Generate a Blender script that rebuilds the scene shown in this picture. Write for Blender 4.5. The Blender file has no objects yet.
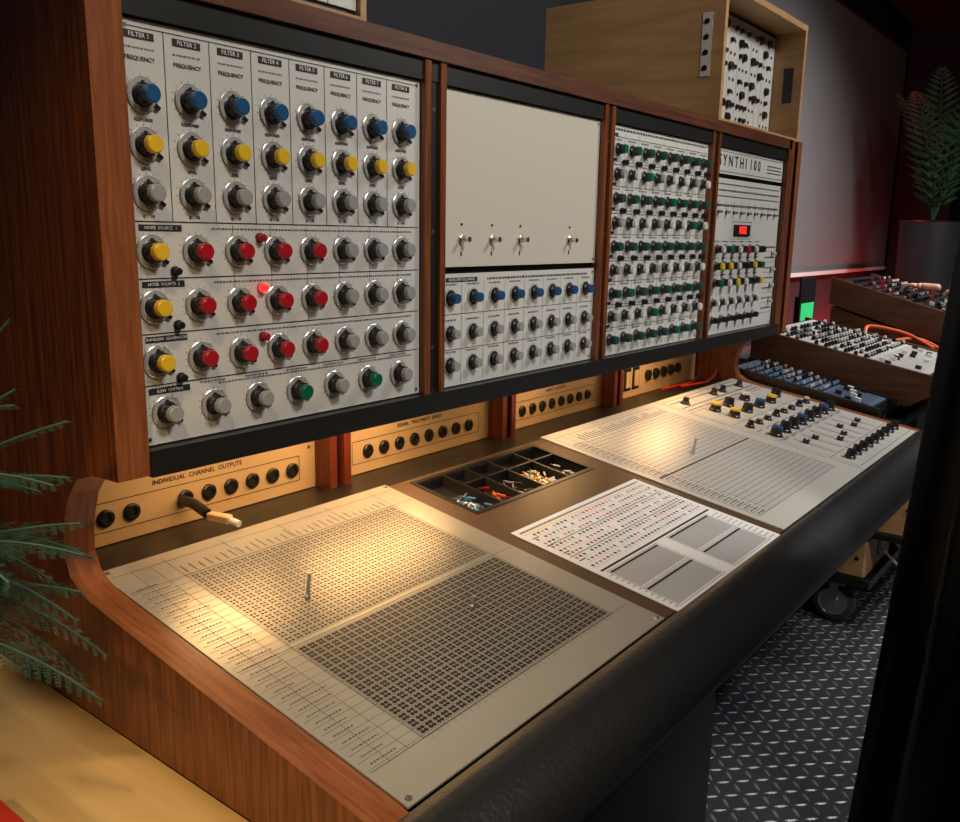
import bpy, math, random
from mathutils import Matrix, Vector
random.seed(7)
H=1.33
S=bpy.context.scene
# ---------------------------------------------------------------- materials
MATS={}
def mat(name,col,rough=.5,metal=0.,emit=None,es=0.,spec=None,coat=0.):
    m=bpy.data.materials.new(name);m.use_nodes=True
    b=m.node_tree.nodes['Principled BSDF']
    b.inputs['Base Color'].default_value=(*col,1);b.inputs['Roughness'].default_value=rough
    b.inputs['Metallic'].default_value=metal
    if spec is not None:b.inputs['Specular IOR Level'].default_value=spec
    if coat:b.inputs['Coat Weight'].default_value=coat
    if emit:
        b.inputs['Emission Color'].default_value=(*emit,1);b.inputs['Emission Strength'].default_value=es
    MATS[name]=m;return m
def nodes(m): return m.node_tree.nodes,m.node_tree.links,m.node_tree.nodes['Principled BSDF']
def wood(name,c1,c2,scale=(1,14,14),rough=.35,bump=.05,ns=6):
    m=mat(name,c1,rough);N,L,b=nodes(m)
    tc=N.new('ShaderNodeTexCoord');mp=N.new('ShaderNodeMapping');mp.inputs['Scale'].default_value=scale
    n=N.new('ShaderNodeTexNoise');n.inputs['Scale'].default_value=ns;n.inputs['Detail'].default_value=8;n.inputs['Distortion'].default_value=.6
    r=N.new('ShaderNodeValToRGB');r.color_ramp.elements[0].position=.32;r.color_ramp.elements[1].position=.68
    r.color_ramp.elements[0].color=(*c2,1);r.color_ramp.elements[1].color=(*c1,1)
    L.new(tc.outputs['Object'],mp.inputs[0]);L.new(mp.outputs[0],n.inputs['Vector']);L.new(n.outputs[0],r.inputs[0]);L.new(r.outputs[0],b.inputs['Base Color'])
    bp=N.new('ShaderNodeBump');bp.inputs['Strength'].default_value=bump;bp.inputs['Distance'].default_value=.002
    L.new(n.outputs[0],bp.inputs['Height']);L.new(bp.outputs[0],b.inputs['Normal']);return m
def grain(name,col,rough,metal,ns=300,bump=.1,dist=.001,var=.1,coat=0.):
    m=mat(name,col,rough,metal,coat=coat);N,L,b=nodes(m)
    tc=N.new('ShaderNodeTexCoord');n=N.new('ShaderNodeTexNoise');n.inputs['Scale'].default_value=ns;n.inputs['Detail'].default_value=4
    L.new(tc.outputs['Object'],n.inputs['Vector'])
    bp=N.new('ShaderNodeBump');bp.inputs['Strength'].default_value=bump;bp.inputs['Distance'].default_value=dist
    L.new(n.outputs[0],bp.inputs['Height']);L.new(bp.outputs[0],b.inputs['Normal'])
    mx=N.new('ShaderNodeMix');mx.data_type='RGBA'
    mx.inputs['A'].default_value=(*[c*(1-var) for c in col],1);mx.inputs['B'].default_value=(*[min(1,c*(1+var)) for c in col],1)
    L.new(n.outputs[0],mx.inputs['Factor']);L.new(mx.outputs['Result'],b.inputs['Base Color']);return m
wood('walnut',(.25,.075,.024),(.075,.02,.008),scale=(26,26,1.2),rough=.3)
wood('walnutedge',(.30,.10,.035),(.17,.05,.018),scale=(30,2,2),rough=.3)
wood('walnutx',(.13,.045,.02),(.06,.018,.008),scale=(1.2,20,20),rough=.4)
wood('redwood',(.16,.03,.015),(.07,.012,.008),scale=(10,10,1),rough=.35)
wood('ply',(.48,.30,.14),(.38,.21,.09),scale=(3,1,10),rough=.5,ns=4)
wood('pine',(.70,.46,.18),(.58,.34,.12),scale=(8,1.1,1),rough=.3,ns=3)
wood('darkwood',(.15,.058,.030),(.07,.026,.015),scale=(8,1,8),rough=.4)
grain('panel',(.62,.615,.59),.42,0.,ns=500,bump=.03,var=.02)
grain('blank',(.58,.555,.48),.38,.0,ns=400,bump=.03,var=.03)
grain('deskmetal',(.47,.44,.375),.29,.45,ns=900,bump=.04,dist=.0004,var=.03)
grain('deskwhite',(.64,.62,.57),.32,.25,ns=900,bump=.04,dist=.0004,var=.03)
grain('tan',(.60,.43,.26),.45,0.,ns=400,bump=.03,var=.03)
grain('leather',(.014,.014,.015),.40,0,ns=110,bump=.55,dist=.002,var=.2)
grain('brownleather',(.085,.045,.025),.42,0,ns=170,bump=.5,dist=.001,var=.3)
grain('blackpaint',(.010,.010,.010),.4,0,ns=400,bump=.1,var=.2)
grain('tread',(.045,.048,.055),.45,.3,ns=60,bump=.1,var=.3)
grain('treadl',(.22,.23,.25),.45,.3,ns=60,bump=.1,var=.3)
grain('wallm',(.012,.015,.024),.8,0,ns=40,bump=.1,var=.15)
grain('ceilm',(.005,.006,.009),.8,0,ns=40,bump=.1,var=.15)
grain('screenm',(.20,.195,.20),.5,0,ns=4,bump=.0,var=.06)
grain('curtainm',(.006,.006,.006),.95,0,ns=300,bump=.3,var=.2)
mat('ink',(.015,.015,.02),.6);mat('inkgrey',(.09,.09,.10),.6);mat('hole',(.010,.008,.010),.5);mat('hole2',(.035,.028,.022),.5)
mat('white',(.8,.8,.78),.5);mat('paper',(.80,.80,.80),.6);mat('papergrey',(.42,.42,.43),.6)
mat('black',(.01,.01,.011),.35);mat('dialm',(.40,.40,.39),.4,.15);mat('silver',(.6,.6,.6),.28,1.);mat('brass',(.8,.6,.3),.25,1.)
mat('blue',(.01,.08,.22),.35);mat('yellow',(.75,.48,.02),.35);mat('grey',(.31,.31,.31),.35);mat('red',(.38,.008,.016),.35)
mat('green',(.0,.12,.065),.35);mat('dgreen',(.008,.07,.045),.4);mat('whitecap',(.6,.6,.58),.4)
mat('redlamp',(.8,.01,.01),.3,emit=(1,.02,.015),es=2.2);mat('pink',(.6,.15,.18),.5)
mat('led7',(.3,.0,.0),.3,emit=(1,.03,.02),es=2);mat('orange',(.75,.13,.03),.5);mat('cyan',(.1,.3,.6),.4)
mat('leaf',(.022,.068,.042),.5);mat('leaf2',(.02,.06,.02),.5);mat('pot',(.02,.02,.024),.4);mat('soil',(.03,.02,.01),.9)
mat('lampw',(1,.8,.5),.4,emit=(1,.6,.25),es=4);mat('signg',(.02,.35,.10),.5,emit=(.05,.6,.2),es=.5)
mat('skin',(.62,.32,.23),.5);mat('shirt',(.08,.12,.25),.8);mat('jeans',(.02,.03,.06),.8);mat('hair',(.03,.02,.01),.7);mat('rubber',(.05,.05,.052),.5)
mat('redpaint',(.45,.03,.015),.4);mat('bluestrip',(.07,.11,.19),.5)
# ---------------------------------------------------------------- mesh builder
class MB:
    def __init__(s,M=None): s.v=[];s.f=[];s.m=[];s.sm=[];s.names=[];s.M=M or Matrix()
    def mi(s,n):
        if n not in s.names:s.names.append(n)
        return s.names.index(n)
    def add(s,vs,fs,m,smooth=False,M=None):
        T=s.M@M if M is not None else s.M
        o=len(s.v);s.v+= [tuple(T@Vector(p)) for p in vs]
        k=s.mi(m)
        for f in fs:s.f.append(tuple(o+i for i in f));s.m.append(k);s.sm.append(smooth)
    def box(s,x0,x1,y0,y1,z0,z1,m,M=None):
        vs=[(x,y,z) for z in(z0,z1) for y in(y0,y1) for x in(x0,x1)]
        s.add(vs,[(0,2,3,1),(4,5,7,6),(0,1,5,4),(2,6,7,3),(0,4,6,2),(1,3,7,5)],m,M=M)
    def bbox(s,x0,x1,y0,y1,z0,z1,m,r=.004,M=None):
        def ring(i,z): 
            a=[(x0+r,y0),(x1-r,y0),(x1,y0+r),(x1,y1-r),(x1-r,y1),(x0+r,y1),(x0,y1-r),(x0,y0+r)]
            cx,cy=(x0+x1)/2,(y0+y1)/2
            return [(p[0]-i*r*(1 if p[0]>cx else -1),p[1]-i*r*(1 if p[1]>cy else -1),z) for p in a]
        vs=ring(.7,z0)+ring(0,z0+r)+ring(0,z1-r)+ring(.7,z1)
        fs=[tuple(range(7,-1,-1)),tuple(range(24,32))]
        for k in range(3):
            for i in range(8):
                j=(i+1)%8;fs.append((k*8+i,k*8+j,k*8+8+j,k*8+8+i))
        s.add(vs,fs,m,M=M)
    def rect(s,x0,x1,y0,y1,h,m):
        s.add([(x0,y0,h),(x1,y0,h),(x1,y1,h),(x0,y1,h)],[(0,1,2,3)],m)
    def frame(s,x0,x1,y0,y1,h,w,m):
        s.rect(x0,x1,y0,y0+w,h,m);s.rect(x0,x1,y1-w,y1,h,m);s.rect(x0,x0+w,y0+w,y1-w,h,m);s.rect(x1-w,x1,y0+w,y1-w,h,m)
    def line(s,a,b,h,w,m):
        d=Vector((b[0]-a[0],b[1]-a[1]));d.normalize();n=Vector((-d.y,d.x))*w/2
        s.add([(a[0]-n.x,a[1]-n.y,h),(b[0]-n.x,b[1]-n.y,h),(b[0]+n.x,b[1]+n.y,h),(a[0]+n.x,a[1]+n.y,h)],[(0,1,2,3)],m)
    def lathe(s,x,y,prof,seg=20,smooth=True,z=0,M=None):
        T=Matrix.Translation((x,y,z)); 
        if M is not None:T=M
        cs=[(math.cos(2*math.pi*i/seg),math.sin(2*math.pi*i/seg)) for i in range(seg)]
        for k in range(len(prof)-1):
            r0,h0,_=prof[k];r1,h1,mm=prof[k+1]
            vs=[(c*r0,q*r0,h0) for c,q in cs]+[(c*r1,q*r1,h1) for c,q in cs]
            if r1<1e-6:
                s.add([(c*r0,q*r0,h0) for c,q in cs],[tuple(range(seg))],mm,False,M=T)
            else:
                s.add(vs,[(i,(i+1)%seg,seg+(i+1)%seg,seg+i) for i in range(seg)],mm,smooth and abs(h1-h0)>abs(r1-r0)*.3,M=T)
    def prism(s,poly,x0,x1,m,smooth=False,m2=None):
        n=len(poly);vs=[(x0,p[0],p[1]) for p in poly]+[(x1,p[0],p[1]) for p in poly]
        s.add(vs,[tuple(range(n)),tuple(range(2*n-1,n-1,-1))],m)
        s.add(vs,[(i,n+i,n+(i+1)%n,(i+1)%n) for i in range(n)],m2 or m,smooth)
    def tube(s,pts,r,m,seg=8,taper=None):
        P=[Vector(p) for p in pts];vs=[];n=len(P)
        for i,p in enumerate(P):
            t=(P[min(i+1,n-1)]-P[max(i-1,0)]).normalized()
            a=t.cross(Vector((0,0,1)));
            if a.length<1e-3:a=t.cross(Vector((1,0,0)))
            a.normalize();b=t.cross(a);rr=r*(taper[i] if taper else 1)
            for k in range(seg):
                an=2*math.pi*k/seg;vs.append(tuple(p+(a*math.cos(an)+b*math.sin(an))*rr))
        fs=[(i*seg+k,i*seg+(k+1)%seg,(i+1)*seg+(k+1)%seg,(i+1)*seg+k) for i in range(n-1) for k in range(seg)]
        s.add(vs,fs,m,True);s.add(vs[:seg],[tuple(range(seg))],m);s.add(vs[-seg:],[tuple(range(seg-1,-1,-1))],m)
    def text(s,t,x,y,size,h,m,align='CENTER',bold=0):
        vs,fs=textmesh(t,align)
        for dx,dy in([(0,0)] if not bold else [(-bold,-bold),(bold,-bold),(-bold,bold),(bold,bold)]):
            s.add([(x+dx+p[0]*size,y+dy+p[1]*size,h) for p in vs],fs,m);h+=.00003
    def obj(s,name,parent=None,off=True,bevel=None):
        me=bpy.data.meshes.new(name)
        dz=H if off else 0
        me.from_pydata([(a,b,c+dz) for a,b,c in s.v],[],s.f)
        for n in s.names:me.materials.append(MATS[n])
        me.polygons.foreach_set('material_index',s.m);me.polygons.foreach_set('use_smooth',s.sm);me.update()
        o=bpy.data.objects.new(name,me);S.collection.objects.link(o)
        if parent:o.parent=parent
        return o
def smoothpath(P,n=6):
    P=[Vector(p) for p in P];out=[]
    for i in range(len(P)-1):
        p0=P[max(i-1,0)];p1=P[i];p2=P[i+1];p3=P[min(i+2,len(P)-1)]
        for k in range(n):
            t=k/n;out.append(tuple(.5*((2*p1)+(p2-p0)*t+(2*p0-5*p1+4*p2-p3)*t*t+(3*p1-p0-3*p2+p3)*t**3)))
    out.append(tuple(P[-1]));return out
_tc={}
def textmesh(t,align):
    if (t,align) in _tc:return _tc[(t,align)]
    c=bpy.data.curves.new('t','FONT');c.body=t;c.size=1;c.align_x=align;c.align_y='CENTER';c.resolution_u=2
    o=bpy.data.objects.new('t',c);S.collection.objects.link(o)
    bpy.context.view_layer.update()
    me=bpy.data.meshes.new_from_object(o.evaluated_get(bpy.context.evaluated_depsgraph_get()))
    r=([tuple(v.co) for v in me.vertices],[tuple(p.vertices) for p in me.polygons])
    bpy.data.objects.remove(o);bpy.data.meshes.remove(me);bpy.data.curves.remove(c);_tc[(t,align)]=r;return r
def empty(name,loc=(0,0,0)):
    e=bpy.data.objects.new(name,None);S.collection.objects.link(e);return e
FACE=Matrix(((1,0,0,0),(0,0,-1,1.0),(0,1,0,0),(0,0,0,1)))      # local (x, z, out)
REC=Matrix(((1,0,0,0),(0,0,-1,1.28),(0,1,0,0),(0,0,0,1)))
zb,yb,sl=-.4908,1.1453,.1606
nrm=Vector((0,-sl,1)).normalized()
DESK=Matrix(((1,0,0,0),(0,1,nrm.y,0),(0,sl,nrm.z,zb-sl*yb),(0,0,0,1)))
def dz(y):return zb+sl*(y-yb)
# ---------------------------------------------------------------- console
con=empty('modular_synthesizer_console')
prof=[(1.52,.305),(.985,.305),(.985,-.312),(1.05,-.315),(1.09,-.328),(1.120,-.36),(1.140,-.41),(1.142,-.45),(1.130,-.475),(1.108,-.489),(1.08,-.498),
      (.55,dz(.55)+.002),(.535,dz(.535)),(.535,-.672),(1.52,-.672)]
b=MB();b.prism(prof,.538,.582,'walnut',m2='walnutedge');b.prism([(p[0],p[1]) for p in prof],2.918,2.955,'walnut',m2='walnutedge')
b.obj('cheeks',con)
b=MB() # upper body
b.box(.58,2.86,1.004,1.5,.2,.285,'blackpaint');b.box(.58,2.86,1.012,1.5,-.3,.21,'blackpaint')
b.box(.58,2.862,.985,1.5,.276,.305,'walnutx');b.box(.58,2.862,.992,1.01,.243,.276,'blackpaint')
b.box(.582,2.862,.98,1.02,-.314,-.279,'blackpaint');b.box(.582,2.862,1.02,1.5,-.308,-.3,'blackpaint')
for a,c in((1.1096,1.1665),(1.6908,1.7378),(2.2584,2.3146)):
    b.box(a+.002,a+.016,.988,1.01,-.28,.275,'walnut');b.box(c-.016,c-.002,.988,1.01,-.28,.275,'walnut')
    b.box(a+.016,c-.016,.994,1.01,-.28,.275,'blackpaint')
    for zz in(.2,.0,-.2): b.lathe(0,0,[(.004,0,'silver'),(.003,.002,'silver'),(0,.002,'silver')],8,M=Matrix.Translation(((a+c)/2,.994,zz))@FACE.to_3x3().to_4x4())
b.box(2.84,2.888,.985,1.5,-.312,.305,'walnut')
b.obj('upper_cabinet',con)
# face panels
b=MB(FACE)
X=[.5845,1.1096,1.1665,1.6908,1.7378,2.2584,2.3146,2.8341];ZT,ZB=.2408,-.2769
def panel(x0,x1,z0,z1,m='panel'):
    b.box(x0,x1,z0,z1,-.004,0,m)
    for x in(x0+.008,x1-.008):
        for z in(z0+.008,z1-.008):b.lathe(x,z,[(.003,0,'silver'),(.0025,.0015,'silver'),(0,.0015,'silver')],8)
panel(X[0],X[1],ZB,ZT);panel(X[2],X[3],-.061,ZT,'blank');panel(X[2],X[3],ZB,-.073)
panel(X[4],X[5],ZB,ZT);panel(X[6],X[7],.172,ZT);panel(X[6],X[7],ZB,.160)
E=.0006
C=[.610+i*.0649 for i in range(8)];RW=[.156,.098,.0410,-.030,-.0995,-.169,-.236]
C7=[.618+i*.0732 for i in range(7)]
k=MB(FACE)
def bigknob(x,z,col,r=.0130,seg=22):
    k.lathe(x,z,[(.0212,.0003,'dialm'),(.0212,.0022,'dialm'),(.0202,.0028,'silver'),(.0196,.0028,'dialm'),(.0150,.003,'dialm'),(r,.004,'black'),(r,.009,'black'),(r-.0015,.011,'black'),(r-.0018,.017,'black'),(r-.002,.017,col),(r-.0022,.0245,col),(r-.0037,.026,col),(0,.026,col)],seg)
    for i in range(10):
        a=2*math.pi*i/10+.2;k.box(-.001,.001,r-.003,r-.0005,.010,.017,'black',M=Matrix.Translation((x,z,0))@Matrix.Rotation(a,4,'Z'))
    k.box(-.0022,.0022,.018,.0255,.0024,.0055,'black',M=Matrix.Translation((x,z,0))@Matrix.Rotation(math.radians(-125),4,'Z'))
    k.box(-.0016,.0016,.012,.0165,.003,.006,'ink',M=Matrix.Translation((x,z,0)))
    for i in range(24):
        a=2*math.pi*i/24;c,s_=math.sin(a),math.cos(a)
        k.line((x+c*.0172,z+s_*.0172),(x+c*.0190,z+s_*.0190),.0032,.0005,'inkgrey')
    for i in range(13):
        a=math.radians(-140+i*280/12);c,s_=math.sin(a),math.cos(a)
        b.line((x+c*.0228,z+s_*.0228),(x+c*.025,z+s_*.025),E,.0007,'ink')
def dashes(bb,x0,x1,y,h,size,m='ink'):
    x=x0
    while x<x1:
        w=random.uniform(.6,2.2)*size;w=min(w,x1-x);bb.rect(x,x+w*.85,y-size/2,y+size/2,h,m);x+=w+size*.5
caps=['blue','yellow','grey']
for i,x in enumerate(C):
    for j in range(3):bigknob(x,RW[j],caps[j])
    for j in(3,4,5):bigknob(x,RW[j],'yellow' if i==0 else('red' if i<5 else 'grey'))
    b.rect(x-.020,x+.020,.219,.228,E,'ink');b.text('FILTER %d'%(i+1),x,.2235,.0075,E*2,'white')
    b.text('FREQUENCY',x,.197,.0070,E,'ink',bold=.00015);b.text('RESPONSE',x,.127,.0055,E,'ink',bold=.00015);b.text('LEVEL',x,.0695,.0055,E,'ink',bold=.00015)
    b.text('0     10',x,.0125,.0055,E,'ink',bold=.00015)
    if i:b.rect(x-.0325,x-.0315,.008,.232,E,'ink')
    dashes(b,x-.02,x+.02,.209,E,.0020,'inkgrey')
for i,x in enumerate(C7):
    bigknob(x,RW[6],'green' if i in(3,5) else 'grey');dashes(b,x-.02,x+.02,-.2035,E,.0024,'inkgrey')
for z in(.006,-.0645,-.134,-.2):b.rect(.589,1.105,z,z+.0014,E,'ink')
for z,t in((-.001,'NOISE  SOURCE  1'),(-.071,'NOISE  SOURCE  2'),(-.1405,'RANDOM  GENERATOR'),(-.2075,'SLEW  LIMITERS')):
    b.rect(.595,.655,z-.004,z+.004,E,'ink');b.text(t,.625,z,.0055,E*2,'white')
    dashes(b,.70,1.09,z,E,.0024,'inkgrey')
b.rect(.589,1.105,.232,.2330,E,'ink')
for x in(.737,.80,.866,.93,.995,1.06):
    b.rect(x-.004,x-.0033,-.134,.006,E,'inkgrey')
for j,z in enumerate((-.012,-.081,-.150)):
    x=.777
    m='redlamp' if j==1 else 'red'
    k.lathe(x,z+.0,[(.0068,0,'black'),(.0068,.003,'black'),(.0055,.003,m),(.0055,.011,m),(.0035,.014,m),(0,.014,m)],14)
    k.lathe(.642,z-.043,[(.0065,0,'silver'),(.0065,.003,'black'),(.005,.003,'black'),(.0045,.011,'black'),(0,.011,'black')],12)
for x in(1.222,1.312,1.403,1.582):
    z=-.012
    k.lathe(x,z,[(.009,0,'silver'),(.009,.003,'silver'),(.006,.005,'brass'),(.004,.012,'silver'),(.005,.020,'silver'),(0,.020,'silver')],14)
    b.lathe(x,z+.026,[(.0022,0,'black'),(.0022,.002,'black'),(0,.002,'black')],8)
    b.rect(x-.002,x+.002,z-.03,z-.022,E,'ink')
def medknob(x,z,col,r=.0115,seg=16,h=.020,dial=.0165):
    k.lathe(x,z,[(dial,.0003,'dialm'),(dial,.002,'dialm'),(dial-.002,.0025,'dialm'),(r,.0025,'black'),(r,.006,'black'),(r-.0018,.008,'black'),(r-.002,h-.006,'black'),(r-.0022,h-.006,col),(r-.003,h,col),(0,h,col)],seg)
    for i in range(9):
        a=math.radians(-135+i*270/8);c,s_=math.sin(a),math.cos(a)
        b.line((x+c*(dial+.001),z+s_*(dial+.001)),(x+c*(dial+.003),z+s_*(dial+.003)),E,.0007,'ink')
for i in range(8):
    x=1.192+i*.0660
    for j,z in enumerate((-.116,-.180,-.238)):
        medknob(x,z,'blue' if j==0 else 'grey')
        dashes(b,x-.018,x+.018,z+.024,E,.003,'inkgrey')
    if i:b.rect(x-.0333,x-.0326,-.272,-.088,E,'inkgrey')
b.rect(1.18,1.27,-.088,-.08,E,'ink');b.text('ENVELOPE FOLLOWERS',1.225,-.084,.007,2*E,'white');b.rect(1.172,1.686,-.146,-.145,E,'ink');b.rect(1.172,1.686,-.21,-.209,E,'ink')
dashes(b,1.3,1.66,-.084,E,.004)
# panel 3
for j in range(9):
    z=.180-j*.0535+.008
    for i in range(8):
        x=1.77+i*.0652
        col='dgreen' if j%2==0 else ('whitecap' if i%3 else 'grey')
        if (i*3+j*5)%11==0:col='green'
        medknob(x,z,col,r=.0125,seg=14,h=.024,dial=.0160)
        dashes(b,x-.02,x+.02,z+.021,E,.0035,'inkgrey')
        if j%2==0 and j<8: k.lathe(x+.03 if i<7 else x+.022,z-.027,[(.0075,0,'silver'),(.0075,.002,'black'),(.006,.012,'black'),(0,.012,'black')],10)
    b.rect(1.742,2.254,z+.0265,z+.0277,E,'ink')
    b.rect(1.742,1.772,z+.0285,z+.0345,E,'ink')
for i in range(1,8):b.rect(1.7374+i*.0652,1.7382+i*.0652,-.27,.225,E,'inkgrey')
dashes(b,1.75,2.24,.231,E,.005)
# panel 4
b.text('S Y N T H I  1 0 0',2.330,.207,.042,E,'ink','LEFT',bold=.0008);b.rect(2.32,2.83,.231,.2325,E,'ink');b.rect(2.32,2.83,.178,.1795,E,'ink')
for i in range(3):dashes(b,2.70,2.82,.214-i*.010,E,.004)
for i,z in enumerate((.145,.128,.112,.088)):dashes(b,2.33,2.82,z,E,.005 if i%2 else .0035)
for i in range(9):
    x=2.35+i*.055;b.lathe(x,.068,[(.006,0,'silver'),(.005,.004,'black'),(.003,.014,'silver'),(0,.014,'silver')],10);b.rect(x-.02,x+.02,.084,.085,E,'ink')
    b.rect(x-.0006,x+.0006,.05,.1,E,'ink')
b.box(2.47,2.59,.003,.035,0,.004,'black')
b.text('1832',2.53,.019,.030,.0045,'led7',bold=.0006)
b.frame(2.455,2.605,-.006,.044,E,.0012,'ink')
CC=[['whitecap','green','whitecap','red','whitecap','black'],['yellow','yellow','whitecap','black','yellow','green'],['green','whitecap','yellow','whitecap','black','yellow']]
for j in range(3):
    for i in range(6):
        x=2.352+i*.062;medknob(x,-.035-j*.047,CC[j][i],r=.0125,seg=14,h=.028,dial=.0155)
        dashes(b,x-.02,x+.02,-.013-j*.047,E,.003)
for i in range(6):
    x=2.352+i*.062
    medknob(x,-.185,'whitecap',r=.011,seg=14,h=.022,dial=.014);medknob(x,-.235,'black',r=.011,seg=14,h=.022,dial=.014)
    b.rect(x-.0315,x-.0308,-.27,-.0,E,'inkgrey')
for j in range(7):dashes(b,2.735,2.825,-.03-j*.032,E,.005);b.rect(2.73,2.83,-.045-j*.032,-.0442-j*.032,E,'ink')
for j in range(4):b.lathe(2.80,-.05-j*.05,[(.007,0,'silver'),(.006,.003,'black'),(.005,.014,'whitecap'),(0,.014,'whitecap')],10)
b.obj('front_panels',con);k.obj('rotary_knobs',con)
# recess
b=MB();b.box(.582,2.918,1.285,1.52,-.51,-.31,'blackpaint')
b.add([(.582,1.14,-.493),(2.918,1.14,-.493),(2.918,1.285,-.505),(.582,1.285,-.505)],[(0,1,2,3)],'blackpaint')
b.obj('recess_body',con)
b=MB(REC)
bays=[(.583,1.112),(1.168,1.68),(1.735,2.235),(2.29,2.90)]
for i,(x0,x1) in enumerate(bays):
    b.box(x0,x1,-.503,-.335,-.004,0,'tan')
    if i<3:
        b.text(['INDIVIDUAL  CHANNEL  OUTPUTS','SIGNAL  TREATMENT  SENDS','DIRECT  OUTPUTS'][i],(x0+x1)/2,-.419,.0115,E,'ink',bold=.0002)
        b.frame(x0+.045,x1-.04,-.482,-.432,E,.0014,'ink')
        for q in(x0+.02,x1-.015):b.lathe(q,-.42,[(.004,0,'silver'),(.003,.002,'silver'),(0,.002,'silver')],8)
        xs=[x0+.045+.045*q for q in range(3)]+[x0+.235+.047*q for q in range(6)] if i==0 else [x0+.09+q*(x1-x0-.17)/7 for q in range(8)]
        for x in xs:
            b.lathe(x,-.458,[(.0145,0,'black'),(.0145,.004,'black'),(.012,.006,'black'),(.0075,.006,'black'),(.0068,.003,'hole'),(0,.003,'hole')],18)
    else:
        for q in range(3):
            b.box(x0+.03+q*.055,x0+.07+q*.055,-.48,-.41,0,.003,'black');b.box(x0+.037+q*.055,x0+.063+q*.055,-.47,-.42,.003,.006,'tan')
        for q in range(5):b.lathe(x0+.24+q*.055,-.445,[(.017,0,'black'),(.017,.01,'black'),(.012,.012,'black'),(0,.012,'hole')],16)
b.M=Matrix()
for a,c in((1.112,1.168),(1.68,1.735),(2.235,2.29)):
    b.box(a,a+.018,1.235,1.28,-.504,-.312,'redwood');b.box(c-.018,c,1.235,1.28,-.504,-.312,'redwood');b.box(a+.018,c-.018,1.255,1.28,-.504,-.312,'blackpaint')
b.obj('output_panels',con)
# under cabinet lamps
lampx=[(.84,.10,.40),(1.18,.17,1.25),(1.80,.12,.45),(2.42,.14,.7)]
b=MB()
for x,w,p_ in lampx:
    b.box(x-w-.01,x+w+.01,1.05,1.19,-.316,-.308,'silver');b.box(x-w,x+w,1.06,1.18,-.318,-.316,'lampw')
b.obj('under_cabinet_lamps',con)
# desk body
b=MB()
b.prism([(.50,dz(.5)-.03),(1.145,dz(1.145)-.03),(1.285,-.525),(1.50,-.525),(1.50,-.66),(.5,-.66)],.582,2.918,'blackpaint')
b.obj('desk_body',con)
tx0,tx1,ty0,ty1=1.235,1.645,.965,1.118
b=MB(DESK)
for q in((1.176,tx0,.5401,1.14),(tx1,1.711,.5401,1.14),(tx0,tx1,.5401,ty0),(tx0,tx1,ty1,1.14)):b.box(*q,-.003,.0005,'brownleather')
b.obj('desk_middle',con)
b=MB(DESK)
b.box(tx0,tx1,ty0,ty1,-.027,-.024,'black')
w_=.010
for q in((tx0-w_,tx0,ty0-w_,ty1+w_),(tx1,tx1+w_,ty0-w_,ty1+w_),(tx0,tx1,ty0-w_,ty0),(tx0,tx1,ty1,ty1+w_)):b.box(*q,-.024,.002,'blackpaint')
for a in(1.315,1.385,1.465,1.56):b.box(a,a+.005,ty0,ty1,-.024,.001,'blackpaint')
b.box(1.32,tx1,1.062,1.067,-.024,.001,'blackpaint')
b.obj('pin_tray',con)
b=MB(DESK)
for (x0,x1,cols,n) in((1.24,1.31,['cyan','bluestrip','white'],40),(1.322,1.382,['red','orange','black'],18),(1.39,1.462,['black','inkgrey','grey'],14),(1.472,1.556,['white','yellow','brass','white'],60),(1.566,1.64,['grey','white'],8)):
    for i in range(n):
        M=Matrix.Translation((random.uniform(x0+.012,x1-.012),random.uniform(.982,1.048),-.022+random.uniform(0,.014)))@Matrix.Rotation(random.uniform(0,3.14),4,'Z')
        b.box(-.010,.006,-.0016,.0016,0,.003,random.choice(cols),M=M);b.box(.006,.014,-.0006,.0006,.001,.002,'brass',M=M)
b.obj('matrix_pins',con)
# desk panels
b=MB(DESK)
b.box(.5845,1.1723,.5401,1.1453,0,.003,'deskmetal')
b.box(1.7146,2.32,.5401,1.1453,0,.003,'deskwhite');b.box(2.323,2.9166,.5401,1.1453,0,.003,'deskwhite')
h=.0034
for x in(.594,1.163):
    for y in(.549,1.136):b.lathe(x,y,[(.0045,.003,'silver'),(.0035,.005,'silver'),(0,.005,'silver')],10)
nx,ny=60,30
for blk,(y0,y1,r,m) in enumerate(((.605,.828,.0032,'hole'),(.842,1.065,.0026,'hole2'))):
    vs=[];fs=[]
    for j in range(ny):
        for i in range(nx):
            x=.680+(i+.5)*.430/nx+(.0007 if i%2==0 else -.0007);y=y0+(j+.5)*(y1-y0)/ny+(.0006 if j%2==0 else -.0006);o=len(vs)
            for q in range(6):
                a=q*math.pi/3+.26;vs.append((x+r*math.cos(a),y+r*math.sin(a),h))
            fs.append(tuple(range(o,o+6)))
    b.add(vs,fs,m)
    for i in range(0,nx+1,2):b.rect(.680+i*.43/nx-.0003,.680+i*.43/nx+.0003,y0,y1,h-.0001,'inkgrey')
    for j in range(0,ny+1,2):
        y=y0+j*(y1-y0)/ny;b.rect(.59,1.11,y-.0003,y+.0003,h-.0001,'inkgrey')
        dashes(b,.60,.60+random.uniform(.03,.06),y+.006,h,.0022,'inkgrey')
    for i in range(0,nx,2):
        b.line((.687+i*.43/nx,y1 if blk else y0),(.687+i*.43/nx,(y1 if blk else y0)+(.03 if blk else -.012)),h,.0005,'inkgrey')
        if blk:
            b.rect(.6845+i*.43/nx,.6862+i*.43/nx,1.075,1.075+random.uniform(.01,.03),h,'inkgrey')
b.frame(.676,1.114,.601,1.069,h,.0010,'ink');b.rect(.676,1.114,.833,.837,h-.0001,'deskmetal')
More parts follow.
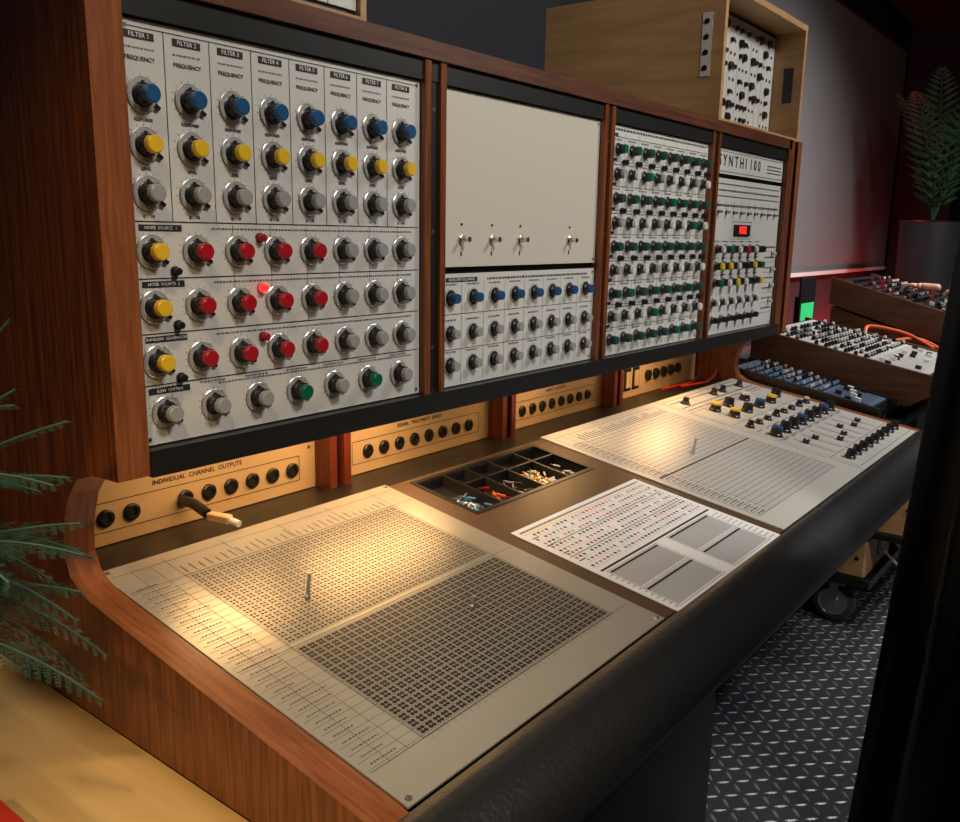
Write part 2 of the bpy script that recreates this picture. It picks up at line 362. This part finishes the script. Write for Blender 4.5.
for y in(1.069,1.12,.833,.601):b.rect(.59,1.165,y-.0004,y+.0004,h,'ink')
for x in(.62,.65):b.rect(x,x+.0006,.601,1.12,h,'inkgrey')
for x in(.676,.78,.89,1.0,1.114):b.rect(x,x+.0008,1.069,1.13,h,'ink')
# right matrix
for i in range(31):
    x=1.80+i*.0155
    b.rect(x-.0006,x+.0006,.60,1.06,h,'ink' if i%5==0 else 'inkgrey')
for j in range(31):
    y=.60+j*.46/30;b.rect(1.735,2.265,y-.0006,y+.0006,h,'ink' if j%5==0 else 'inkgrey')
    dashes(b,1.745,1.785,y+.007,h,.004)
b.rect(1.735,2.265,.829,.834,h+.0001,'ink')
for x in(1.735,1.77,1.80,2.265):b.rect(x,x+.0013,.60,1.12,h,'ink')
for i in range(30):b.rect(1.805+i*.0155,1.809+i*.0155,1.07,1.09+random.uniform(0,.02),h,'ink')
b.rect(1.735,2.265,1.119,1.12,h,'ink')
# right control subpanel (rows run along the console)
def dknob(x,y,col,r=.013,hh=.024,dial=.018):
    b.lathe(x,y,[(dial,.003,'dialm'),(dial,.005,'dialm'),(r,.006,'black'),(r,.010,'black'),(r-.002,.012,'black'),(r-.003,hh-.006,'black'),(r-.003,hh-.006,col),(r-.0035,hh,col),(0,hh,col)],18)
for i in range(8):
    x=2.375+i*.070
    dknob(x,.795,'black' if i%3 else 'blue',r=.018,hh=.032,dial=.022)
    dknob(x,.870,'whitecap' if i%3 else 'black',r=.0115,dial=.015)
    if i!=7:
        b.box(x+.02,x+.022,.64,.75,.003,.0036,'ink');q=.66+.07*random.random();b.box(x+.014,x+.028,q-.008,q+.008,.0036,.014,'black');b.box(x+.014,x+.028,q-.001,q+.001,.014,.0145,'white')
    dashes(b,x-.02,x+.02,.765,h,.005);dashes(b,x-.02,x+.02,.84,h,.005)
    b.rect(x-.035,x-.0337,.56,.90,h,'ink')
    if i in(0,3,4,6):dknob(x+.03,1.085,'black',r=.012,dial=.016)
for i in range(9):dknob(2.385+i*.0595,.595,'black',r=.0145,hh=.028,dial=.016)
for x,y,c in((2.43,1.0,'yellow'),(2.43,.94,'yellow'),(2.53,1.0,'black'),(2.53,.94,'black'),(2.63,.94,'blue'),(2.73,.94,'yellow'),(2.66,1.0,'whitecap'),(2.83,.96,'black')):dknob(x,y,c,r=.018,hh=.030)
for y in(.555,.63,.77,.905,1.03,1.125):b.rect(2.335,2.905,y,y+.0015,h,'ink')
for x in(2.335,2.48,2.58,2.78,2.904):b.rect(x,x+.0015,.905,1.125,h,'ink')
for i in range(4):dashes(b,2.345,2.89,1.045+i*.02,h,.006) if i!=2 else None
for x,y,hh in((.774,.915,.045),(.949,.747,.024)):
    b.lathe(x,y,[(.004,.003,'silver'),(.004,.008,'silver'),(.0026,.010,'silver'),(.0026,hh-.003,'silver'),(.0031,hh,'silver'),(0,hh,'silver')],12)
b.lathe(1.98,.865,[(.005,.003,'black'),(.004,.02,'silver'),(.003,.045,'silver'),(0,.046,'silver')],12)
b.obj('matrix_panels',con)
# patch sheet
b=MB(DESK);b.box(1.212,1.682,.527,.868,.001,.0022,'paper');h=.0024
b.rect(1.222,1.672,.852,.858,h,'papergrey');dashes(b,1.225,1.66,.855,h+.0001,.003)
for r_ in range(9):
    y=.838-r_*.0165
    if r_%3==0:dashes(b,1.225,1.665,y+.0075,h,.0032,'ink' if r_ else 'yellow')
    for i in range(34):
        x=1.228+i*.0130
        if random.random()<.9:
            c=random.choice(['ink','inkgrey','pink','red','pink','papergrey','ink','red']) if r_<6 else random.choice(['ink','inkgrey','papergrey','pink']);rr=.0052
            b.rect(x,x+rr*1.4,y-rr/2,y+rr/2,h,c)
            b.line((x+.002,y-.006),(x+.005,y-.002),h,.0009,'ink')
    b.rect(1.225,1.668,y-.0086,y-.0079,h,'papergrey')
    b.rect(1.225,1.245,y+.005,y+.0075,h+.0001,'ink') if r_%2 else None
for x0 in(1.235,1.46):
    for y0,y1 in((.545,.60),(.615,.67)):
        b.rect(x0,x0+.175,y0,y1,h,'papergrey');b.rect(x0,x0+.175,y1,y1+.005,h,'ink');b.frame(x0-.004,x0+.180,y0-.004,y1+.008,h+.0001,.0010,'ink')
b.rect(1.225,1.668,.683,.688,h,'ink')
for i in range(12):dashes(b,1.222,1.232,.545+i*.011,h,.002);dashes(b,1.645,1.672,.545+i*.011,h,.002)
b.obj('patch_sheet',con)
# armrest
b=MB()
ap=[(.5398,-.592),(.532,-.583),(.515,-.579),(.492,-.584),(.470,-.596),(.452,-.613),(.442,-.634),(.440,-.654),(.446,-.672),(.458,-.684),(.476,-.692),(.5398,-.694)]
b.prism(ap,.541,2.955,'leather',smooth=True);b.obj('padded_armrest',con)
b=MB()
b.box(.9,1.62,.62,1.25,-1.33,-.66,'blackpaint');b.box(2.05,2.15,1.0,1.4,-1.33,-.66,'blackpaint')
b.obj('pedestals',con)
# ---------------------------------------------------------------- wooden table at left
b=MB();b.box(-1.2,.537,-.45,1.55,-.712,-.673,'pine')
for x in(-1.1,.44):
    for y in(-.38,1.45):b.box(x-.03,x+.03,y-.03,y+.03,-1.33,-.712,'pine')
b.obj('wooden_table')
b=MB();b.bbox(.13,.366,.72,.99,-.673,-.655,'redpaint',r=.003);b.box(.133,.3665,.723,.987,-.669,-.659,'paper')
o=b.obj('red_book')
# ---------------------------------------------------------------- modular cases on top
def case(name,x0,x1,y0,y1,z0,z1,depth=.09,t=.018):
    b=MB(Matrix.Translation((x0,y0,z0)));w,d,hh=x1-x0,y1-y0,z1-z0
    b.box(0,t,0,d,0,hh,'ply');b.box(w-t,w,0,d,0,hh,'ply');b.box(t,w-t,0,d,0,t*.6,'ply');b.box(t,w-t,0,d,hh-t,hh,'ply');b.box(t,w-t,d-t,d,t,hh-t,'ply')
    b.box(w-t-.002,w-t,.03,.060,hh*.35,hh*.65,'hole')
    b.box(-.003,0,.035,.062,hh*.33,hh*.78,'panel')
    for q in range(4):b.lathe(0,0,[(.008,0,'black'),(.006,.004,'black'),(0,.004,'black')],10,M=Matrix.Translation((-.003,.049,hh*(.39+.11*q)))@Matrix.Rotation(-math.pi/2,4,'Y'))
    yy=depth;b.box(t,w-t,yy,yy+.01,t*.6,hh-t,'blackpaint')
    F=b.M@Matrix(((1,0,0,0),(0,0,-1,yy),(0,1,0,0),(0,0,0,1)));M0=b.M;b.M=F
    px=t+.004
    ws=[.04,.10,.10,.07,.10,.06]
    i=0
    while px<w-t-.05 and i<20:
        ww=min(ws[i%6],w-t-px);b.box(px,px+ww-.002,t+.004,hh-t-.012,0,.004,'panel')
        for q in range(int(ww/.028)+1):
            for z in range(int((hh-.07)/.036)):
                xx=px+.014+q*.028
                if xx>px+ww-.006:continue
                zz=t+.03+z*.036;u=random.random()
                if u<.45:
                    r_=random.choice([.008,.008,.013]);b.lathe(xx,zz,[(r_,.004,'black'),(r_-.002,.014,'black'),(r_-.0025,.014,random.choice(['black','whitecap','grey','red'])),(0,.015,'black')],10)
                elif u<.85:b.lathe(xx,zz,[(.006,.004,'silver'),(.005,.006,'silver'),(0,.006,'hole')],10)
        px+=ww;i+=1
    b.M=M0;return b.obj(name)
case('wooden_modular_case',2.31,2.96,1.0,1.57,.305,.663,.10)
case('wooden_modular_case',.66,.985,.995,1.25,.305,.52,.012,t=.012)
# ---------------------------------------------------------------- room
b=MB();b.box(-3,10.2,1.9,2.05,-1.33,1.7,'wallm');b.obj('wall_back')
b=MB();b.box(10.05,10.2,-3,1.9,-1.33,1.7,'wallm');b.obj('wall_right')
b=MB();b.box(-3.15,-3,-3,1.9,-1.33,1.7,'wallm');b.obj('wall_left')
b=MB();b.box(-3.15,10.2,-3,2.05,1.7,1.8,'ceilm');b.obj('ceiling')
b=MB();b.box(-3.15,10.2,-3,2.05,-1.4,-1.33,'tread')
vs=[];fs=[];p=.036
for i in range(int(3.4/p)):
    for j in range(int(2.3/p)):
        x=1.5+i*p;y=-.5+j*p;a=math.radians(45 if (i+j)%2 else -45);c,s_=math.cos(a),math.sin(a);o=len(vs)
        for u,v,w in((-.018,0,0),(-.007,-.004,0),(.007,-.004,0),(.018,0,0),(.007,.004,0),(-.007,.004,0),(-.010,0,.002),(.010,0,.002)):
            vs.append((x+u*c-v*s_,y+u*s_+v*c,-1.33+w))
        fs+=[(o,o+1,o+6),(o+1,o+2,o+7,o+6),(o+2,o+3,o+7),(o+3,o+4,o+7),(o+4,o+5,o+6,o+7),(o+5,o,o+6)]
b.add(vs,fs,'treadl');b.obj('floor')
b=MB();b.box(3.9,7.9,1.86,1.875,-.22,1.47,'screenm');b.box(3.85,7.95,1.84,1.885,1.47,1.53,'blackpaint');b.box(3.9,7.9,1.85,1.88,-.245,-.22,'white')
for x in(4.2,7.6):b.box(x-.01,x+.01,1.85,1.87,1.53,1.70,'blackpaint')
b.obj('projection_screen')
b=MB();b.box(8.1,8.4,1.45,1.89,-1.33,1.7,'wallm');b.obj('pillar')
# ---------------------------------------------------------------- mixers
def mixer(name,x0,x1,yb_,zb_,yf_,zf_,thick,nc,nr,caps,cheek='darkwood',top='panel',faders=True,kr=.0085):
    b=MB();ax=math.hypot(yb_-yf_,zb_-zf_)
    body=[(yf_,zf_),(yb_,zb_),(yb_,zb_-thick),(yf_+.04,zf_-thick),(yf_,zf_-thick*.6)]
    b.prism(body,x0+.02,x1-.02,'blackpaint')
    ch=[(yf_-.03,zf_+.006),(yb_+.03,zb_+.010),(yb_+.03,zb_-thick-.01),(yf_+.05,zf_-thick-.01),(yf_-.01,zf_-thick*.7),(yf_-.035,zf_-thick*.3)]
    b.prism(ch,x0,x0+.02,cheek);b.prism(ch,x1-.02,x1,cheek)
    d=Vector((0,yb_-yf_,zb_-zf_)).normalized();n=Vector((1,0,0)).cross(d)
    M=Matrix(((1,d.x,n.x,x0+.02),(0,d.y,n.y,yf_),(0,d.z,n.z,zf_),(0,0,0,1)));b.M=M
    W=x1-x0-.04;b.box(0,W,.005,ax-.005,0,.003,top)
    for i in range(nc):
        x=(i+.5)*W/nc
        b.rect(x-W/nc/2,x-W/nc/2+.001,.01,ax-.01,.0034,'ink')
        for j in range(nr):
            y=ax*(.36+.6*j/nr) if faders else ax*(.06+.92*j/nr)
            c=random.choice(caps)
            if random.random()<.12:continue
            b.lathe(x,y,[(kr,.003,'black'),(kr*.85,.010,'black'),(kr*.8,.010,c),(kr*.7,.019,c),(0,.019,c)],10)
        if faders:
            b.box(x-.001,x+.001,ax*.05,ax*.32,.003,.0036,'black');q=ax*random.uniform(.08,.28);b.box(x-.006,x+.006,q-.01,q+.01,.003,.016,'white' if i%2 else 'black')
    return b.obj(name)
mixer('audio_mixer',2.985,3.25,1.18,-.46,.70,-.55,.06,9,9,['cyan','grey','whitecap','black','whitecap'],cheek='blackpaint',top='bluestrip',kr=.007)
mixer('audio_mixer',3.30,3.95,1.20,-.355,.60,-.470,.10,16,10,['black','black','whitecap','grey','whitecap','black'],cheek='darkwood')
mixer('audio_mixer',4.2,4.9,1.18,-.185,.68,-.33,.10,14,7,['black','black','red','grey','whitecap'],cheek='darkwood',top='blackpaint')
b=MB()
b.box(2.975,4.05,.66,1.5,-.66,-.63,'blackpaint')
for x in(3.0,4.0):
    for y in(1.05,1.45):b.box(x-.02,x+.02,y-.02,y+.02,-1.33,-.66,'blackpaint')
b.prism([(.72,-.63),(1.4,-.63),(1.4,-.52),(1.22,-.525),(.72,-.615)],2.98,3.26,'blackpaint')
b.prism([(.72,-.63),(1.4,-.63),(1.4,-.47),(1.22,-.468),(.72,-.57)],3.3,3.95,'darkwood')
b.obj('equipment_desk')
b=MB();b.box(4.15,5.0,.75,1.4,-.66,-.46,'darkwood');b.box(4.18,4.95,.74,1.2,-.46,-.44,'darkwood')
b.prism([(.75,-.44),(1.2,-.44),(1.2,-.31),(.75,-.445)],4.2,4.9,'darkwood')
for x in(4.2,4.95):
    for y in(.80,1.36):b.box(x-.02,x+.02,y-.02,y+.02,-1.33,-.66,'blackpaint')
b.obj('wooden_cabinet')
def crate(name,x,y,z,w,d,hh):
    b=MB();b.bbox(x,x+w,y,y+d,z,z+hh,'ply',r=.008);b.lathe(0,0,[(.03,0,'black'),(.03,.003,'hole'),(0,.003,'hole')],14,M=Matrix.Translation((x+w*.5,y,z+hh*.5))@FACE.to_3x3().to_4x4())
    for q in(x+.02,x+w-.02):
        b.lathe(0,0,[(.004,0,'silver'),(.003,.002,'silver'),(0,.002,'silver')],8,M=Matrix.Translation((q,y,z+.02))@FACE.to_3x3().to_4x4())
    for q in(.03,d-.03):
        b.lathe(0,0,[(.008,0,'black'),(.006,.003,'black'),(0,.003,'black')],10,M=Matrix.Translation((x,y+q,z+hh*.5))@Matrix.Rotation(-math.pi/2,4,'Y'))
    return b.obj(name)
b=MB();b.box(2.99,3.95,.64,1.4,-1.17,-1.14,'blackpaint');b.box(2.99,3.95,.50,1.4,-.985,-.965,'blackpaint')
for x in(3.0,3.94):
    for y in(.86,1.38):b.box(x-.01,x+.01,y-.01,y+.01,-1.14,-.985,'blackpaint')
for x in(3.05,3.85):
    for y in(.76,1.32):
        for sg in(-1,1):
            b.lathe(0,0,[(.072,0,'rubber'),(.072,.008,'rubber'),(.068,.018,'rubber'),(.050,.023,'rubber'),(.048,.018,'silver'),(.018,.018,'silver'),(.016,.026,'silver'),(0,.026,'silver')],26,M=Matrix.Translation((x,y,-1.258))@Matrix.Rotation(sg*math.pi/2,4,'Y'))
        b.box(x-.035,x+.035,y-.035,y+.035,-1.185,-1.17,'silver');b.box(x-.034,x-.029,y-.014,y+.014,-1.27,-1.185,'silver');b.box(x+.029,x+.034,y-.014,y+.014,-1.27,-1.185,'silver')
b.obj('equipment_trolley')
crate('wooden_speaker_box',3.0,.66,-1.14,.34,.14,.14);crate('wooden_speaker_box',3.0,.52,-.965,.36,.13,.19)
# cables
b=MB();b.tube(smoothpath([(2.62,1.20,-.485),(2.70,1.16,-.478),(2.80,1.17,-.475),(2.9,1.2,-.465)]),.006,'redpaint',8)
b.tube(smoothpath([(2.55,1.235,-.489),(2.68,1.20,-.482),(2.78,1.22,-.482),(2.86,1.235,-.478)]),.005,'redpaint',8);b.obj('red_patch_cable')
b=MB();b.tube(smoothpath([(4.05,.72,-.45),(4.1,.85,-.40),(4.08,1.0,-.38),(4.0,.95,-.44),(4.1,.80,-.42),(4.05,.66,-.47)]),.009,'orange',8);b.obj('orange_cable')
b=MB();b.tube([(.808,1.272,-.458),(.808,1.24,-.458),(.806,1.20,-.466)],.009,'black',10)
b.bbox(-.008,.008,-.045,.0,-.007,.007,'tan',r=.002,M=Matrix.Translation((.807,1.196,-.470))@Matrix.Rotation(.25,4,'Z'))
b.tube([(.818,1.153,-.471),(.822,1.135,-.474)],.006,'whitecap',10)
b.obj('jack_plug')
b=MB();b.tube(smoothpath([(3.2,.65,-1.02),(3.25,.58,-1.1),(3.35,.56,-1.15),(3.45,.58,-1.05),(3.5,.62,-.98)]),.005,'white',8);b.tube(smoothpath([(3.1,.63,-1.05),(3.2,.60,-1.13),(3.3,.59,-1.18),(3.5,.62,-1.1)]),.005,'white',8);b.obj('white_cable')
b=MB();b.lathe(3.04,1.62,[(.075,-1.33,'redpaint'),(.075,-.40,'redpaint'),(.085,-.39,'redpaint'),(.085,-.36,'redpaint'),(0,-.36,'redpaint')],24);b.obj('red_stand_post')
b=MB();b.box(4.5,4.74,1.44,1.45,-.44,-.20,'black');b.box(4.52,4.72,1.438,1.44,-.42,-.33,'signg');b.box(4.6,4.64,1.45,1.5,-1.33,-.3,'black');b.obj('green_sign')
# ---------------------------------------------------------------- curtain
b=MB();n=60
vs=[]
for i in range(n+1):
    t=i/n
    w=.025*math.sin(t*60);vs+= [(1.80+w,.198-t*1.0,1.7),(1.80+w*1.2,.285-t*1.1,.2),(1.80+w*1.5,.374-t*1.2,-1.31)]
fs=[]
for i in range(n):
    for q in range(2):fs.append((i*3+q,i*3+q+1,i*3+3+q+1,i*3+3+q))
b.add(vs,fs,'curtainm',True);o=b.obj('black_curtain');md=o.modifiers.new('s','SOLIDIFY');md.thickness=.006
# ---------------------------------------------------------------- plants
def pathpts(base,tip,lift,n):
    B,T=Vector(base),Vector(tip);pts=[]
    for i in range(n+1):
        t=i/n;p=B.lerp(T,t);p.z+=lift*4*t*(1-t);pts.append(p)
    return pts
def fern_frond(b,base,tip,lift,n,ll,m):
    pts=pathpts(base,tip,lift,n);b.tube([tuple(p) for p in pts],.0016,m,5)
    for i in range(3,n+1):
        t=i/n;d=(pts[i]-pts[i-1]).normalized();s_=d.cross(Vector((0,0,1))).normalized()
        L=ll*min(1,(1-t)*2.0+.18)*min(1,.35+t*2)
        for sg in(-1,1):
            dr=(s_*sg+d*.45+Vector((0,0,-.2+random.uniform(-.2,.2)))).normalized()
            ns=11
            b.add([tuple(pts[i]-d*.0006),tuple(pts[i]+dr*L),tuple(pts[i]+d*.0006)],[(0,1,2)],m)
            for q in range(ns):
                c0=pts[i]+dr*L*(q+.4)/ns;wl=L*.26*(1-.65*q/ns)+.002
                for s2 in(-1,1):
                    dd=(d*s2+dr*.7+Vector((0,0,random.uniform(-.3,.3)))).normalized();e=c0+dd*wl;wd=dr*L/ns*.30
                    b.add([tuple(c0-wd*.4),tuple((c0+e)/2-wd),tuple(e),tuple((c0+e)/2+wd),tuple(c0+wd*.4)],[(0,1,2,3,4)],m)
def palm_frond(b,base,tip,lift,n,lw,ll,m,droop=.3):
    pts=pathpts(base,tip,lift,n);b.tube([tuple(p) for p in pts],.004,m,5)
    for i in range(2,n+1):
        t=i/n;d=(pts[i]-pts[i-1]).normalized();s_=d.cross(Vector((0,0,1))).normalized()
        L=ll*math.sin(math.pi*min(1,(t*.92+.08)))**.6*(1.05-t*.6)
        for sg in(-1,1):
            dirv=(s_*sg+d*.7+Vector((0,0,-droop))).normalized()
            a=pts[i];c=a+dirv*L;mid=a+dirv*L*.4
            b.add([tuple(a),tuple(mid+d*lw),tuple(c),tuple(mid-d*lw)],[(0,1,2,3)],m)
b=MB()
px,py=.12,1.13
b.lathe(px,py,[(.06,-.672,'pot'),(.085,-.52,'pot'),(.095,-.515,'pot'),(.095,-.495,'pot'),(.08,-.495,'pot'),(.078,-.51,'soil'),(0,-.51,'soil')],24)
base=(px,py,-.5)
for tip,lift in(((.44,.90,-.205),.05),((.45,.89,-.36),.10),((.452,.885,-.475),.12),((.42,.97,-.10),.0),((.42,.88,-.42),.12),((.40,.86,-.26),.10),((.44,.98,-.30),.10),((.42,.84,-.50),.10),((.45,.96,-.42),.13),((.44,.91,-.27),.08),((.43,1.0,-.20),.08),((.45,.94,-.52),.13),((.38,.88,-.16),.03),((.41,.83,-.33),.08),((.43,.87,-.31),.05),((.44,.90,-.40),.06),((.30,.74,-.3),.13),((.10,.80,-.3),.15),((-.15,.9,-.3),.15),((-.05,1.25,-.25),.12),((.2,1.3,-.2),.1),((.38,1.15,-.25),.12)):
    fern_frond(b,base,tip,lift,42,.056,'leaf')
b.obj('potted_fern')
b=MB();cx,cy=6.6,1.28
b.lathe(cx,cy,[(.16,-1.33,'pot'),(.2,.12,'pot'),(.21,.13,'pot'),(.18,.13,'pot'),(.17,.1,'soil'),(0,.1,'soil')],24)
for i in range(13):
    a=i*2.4+.4;rr=random.uniform(.15,.38)
    palm_frond(b,(cx,cy,.1),(cx+rr*math.cos(a),cy+rr*math.sin(a),.1+random.uniform(.5,1.0)),.15,20,.014,.22,'leaf2',droop=.15)
b.obj('potted_palm')
# ---------------------------------------------------------------- person at far mixer
def skinned(name,pts,edges,rad,m,parent,sub=2):
    me=bpy.data.meshes.new(name);me.from_pydata([(p[0],p[1],p[2]+H) for p in pts],edges,[]);me.materials.append(MATS[m])
    o=bpy.data.objects.new(name,me);S.collection.objects.link(o);o.parent=parent
    sk=o.modifiers.new('skin','SKIN')
    for i,v in enumerate(me.skin_vertices[0].data):
        r=rad[i];v.radius=(r,r) if not isinstance(r,tuple) else r;v.use_root=(i==0)
    sk.use_smooth_shade=True
    s_=o.modifiers.new('sub','SUBSURF');s_.levels=sub;s_.render_levels=sub;return o
P=empty('person')
ox,oy=4.62,.30
skinned('shirt',[(ox,oy,-.40),(ox,oy,-.20),(ox,oy+.01,.02),(ox,oy,.12),(ox-.19,oy,.07),(ox+.19,oy,.07),(ox-.24,oy+.03,-.15),(ox+.24,oy+.03,-.17),(ox-.16,oy+.30,-.20),(ox+.16,oy+.26,-.2),(4.44,.765,-.205),(4.74,.64,-.22),(ox,oy,.17)],
 [(0,1),(1,2),(2,3),(3,4),(3,5),(4,6),(5,7),(6,8),(7,9),(8,10),(9,11),(3,12)],[(.15,.11),(.14,.10),(.16,.11),(.11,.08),.065,.065,.05,.05,.042,.042,.034,.034,.055],'shirt',P)
skinned('legs',[(ox,oy,-.42),(ox-.09,oy,-.50),(ox+.09,oy,-.50),(ox-.10,oy+.02,-.88),(ox+.10,oy+.02,-.88),(ox-.10,oy-.01,-1.26),(ox+.10,oy-.01,-1.26)],[(0,1),(0,2),(1,3),(2,4),(3,5),(4,6)],[(.15,.11),.09,.09,.062,.062,.05,.05],'jeans',P)
for sx in(-.1,.1):skinned('shoe',[(ox+sx,oy-.04,-1.285),(ox+sx,oy+.06,-1.29),(ox+sx,oy+.17,-1.30)],[(0,1),(1,2)],[.045,.042,.03],'rubber',P)
b=MB();vs=[];fs=[];nu,nv=20,14
for j in range(nv+1):
    for i in range(nu):
        th=math.pi*j/nv;ph=2*math.pi*i/nu
        x=.075*math.sin(th)*math.cos(ph);y=.095*math.sin(th)*math.sin(ph);z=.115*math.cos(th)
        if z<0:x*=1+z*2.2;y*=1+z*1.2
        if y>.06 and abs(x)<.02 and -.03<z<.02:y+=.02
        vs.append((ox+x,oy+.03+y,.33+z))
for j in range(nv):
    for i in range(nu):fs.append((j*nu+i,(j+1)*nu+i,(j+1)*nu+(i+1)%nu,j*nu+(i+1)%nu))
b.add(vs,fs,'skin',True)
hv=[(ox+(v[0]-ox)*1.1,oy+.02+(v[1]-oy-.03)*1.08,.335+(v[2]-.33)*1.08) for v in vs]
b.add(hv,[f for f in fs if (sum(hv[i][2] for i in f)/4>.375 or sum(hv[i][1] for i in f)/4<oy+.01) and sum(hv[i][2] for i in f)/4>.26],'hair',True)
for sx in(-1,1):
    b.lathe(0,0,[(.010,0,'white'),(.009,.004,'white'),(.005,.006,'ink'),(0,.006,'ink')],10,M=Matrix.Translation((ox+sx*.028,oy+.112,.335))@Matrix.Rotation(-math.pi/2,4,'X'))
    b.tube([(ox+sx*.078,oy+.02,.36),(ox+sx*.088,oy+.01,.345),(ox+sx*.086,oy+.018,.32),(ox+sx*.076,oy+.03,.305)],.009,'skin',6)
b.tube([(ox-.022,oy+.113,.272),(ox,oy+.118,.270),(ox+.022,oy+.113,.272)],.005,'redpaint',6)
b.tube([(ox,oy,.15),(ox,oy+.01,.26)],.05,'skin',12)
b.obj('head',P)
def hand(wx,wy,wz,side):
    skinned('palm',[(wx,wy-.03,wz),(wx,wy+.02,wz),(wx-.018,wy+.075,wz+.004),(wx+.018,wy+.075,wz+.004),(wx,wy+.075,wz+.005)],[(0,1),(1,2),(1,3),(1,4)],[(.026,.02),(.03,.016),.016,.016,.016],'skin',P)
    for q in range(4):
        fx=wx+(-.027+q*.018);L=[.9,1,.95,.78][q]
        skinned('finger_%d'%(q+1),[(fx,wy+.07,wz+.004),(fx,wy+.10*1,wz+.008),(fx,wy+.10+.028*L,wz-.004),(fx,wy+.10+.042*L,wz-.024)],[(0,1),(1,2),(2,3)],[.0095,.009,.008,.007],'skin',P)
    skinned('thumb',[(wx+side*.02,wy+.015,wz),(wx+side*.042,wy+.045,wz-.006),(wx+side*.044,wy+.072,wz-.014),(wx+side*.036,wy+.09,wz-.02)],[(0,1),(1,2),(2,3)],[.012,.011,.0095,.008],'skin',P)
hand(4.44,.82,-.212,1);hand(4.74,.69,-.24,-1)
# ---------------------------------------------------------------- lights
def area(name,loc,tgt,size,power,col,sy=None,spread=None):
    l=bpy.data.lights.new(name,'AREA');l.energy=power;l.color=col;l.size=size
    if sy:l.shape='RECTANGLE';l.size_y=sy
    if spread:l.spread=spread
    o=bpy.data.objects.new(name,l);S.collection.objects.link(o);o.location=(loc[0],loc[1],loc[2]+H)
    o.rotation_euler=(Vector(tgt)-Vector(loc)).to_track_quat('-Z','Y').to_euler();return o
def spot(name,loc,tgt,power,col,ang,blend=.5,r=.05):
    l=bpy.data.lights.new(name,'SPOT');l.energy=power;l.color=col;l.spot_size=math.radians(ang);l.spot_blend=blend;l.shadow_soft_size=r
    o=bpy.data.objects.new(name,l);S.collection.objects.link(o);o.location=(loc[0],loc[1],loc[2]+H)
    o.rotation_euler=(Vector(tgt)-Vector(loc)).to_track_quat('-Z','Y').to_euler();return o
area('key_light',(.9,-.9,1.6),(1.5,1,-.1),.5,44,(1,.92,.82))
area('fill_light',(2.9,-.6,1.6),(2.5,1,-.2),.5,42,(1,.95,.88))
area('room_light',(5.0,-.2,1.65),(5.0,1.4,-.5),.8,60,(1,.93,.9),spread=math.radians(100))
for i,(x,w,p_) in enumerate(lampx):
    area('lamp_%d'%i,(x,1.12,-.3195),(x,1.12,-1),w*2,p_,(1,.58,.23),sy=.12)
spot('table_spot',(-.3,.1,1.5),(.25,.85,-.67),80,(1,.74,.40),50,.8)
spot('cheek_bounce',(-1.2,.2,.7),(.545,.78,-.62),70,(1,.72,.42),26,.7)  # added spot standing in for warm bounce on the lower cheek
area('red_light',(6.5,1.7,-.8),(6.5,1.9,-.4),1.5,14,(1,.05,.035),sy=.1)
area('red_light_top',(8.9,1.6,1.3),(8.9,1.9,.9),.3,2.5,(1,.06,.04))
spot('floor_spot',(2.6,-.9,1.5),(2.5,.6,-1.33),85,(.92,.94,1),50,.7)
spot('trolley_fill',(2.1,-.5,.1),(3.05,.65,-1.1),34,(1,.85,.68),30,.7)  # added fill to lift the trolley boxes and caster out of the dark
w=bpy.data.worlds.new('world');S.world=w;w.use_nodes=True;w.node_tree.nodes['Background'].inputs[0].default_value=(.6,.55,.5,1);w.node_tree.nodes['Background'].inputs[1].default_value=.02
# ---------------------------------------------------------------- camera
R=((0.61661,-0.78709,0.01674),(-0.14927,-0.13776,-0.97915),(0.77299,0.60126,-0.20243))
M=Matrix(((R[0][0],-R[1][0],-R[2][0]),(R[0][1],-R[1][1],-R[2][1]),(R[0][2],-R[1][2],-R[2][2])))
cam=bpy.data.cameras.new('camera');co=bpy.data.objects.new('camera',cam);S.collection.objects.link(co)
q=M.to_quaternion();q.normalize();co.rotation_mode='QUATERNION';co.rotation_quaternion=q;co.location=(0,0,H)
cam.sensor_width=36;cam.lens=862.8/960*36;cam.clip_start=.02
S.camera=co
S.view_settings.view_transform='Standard'
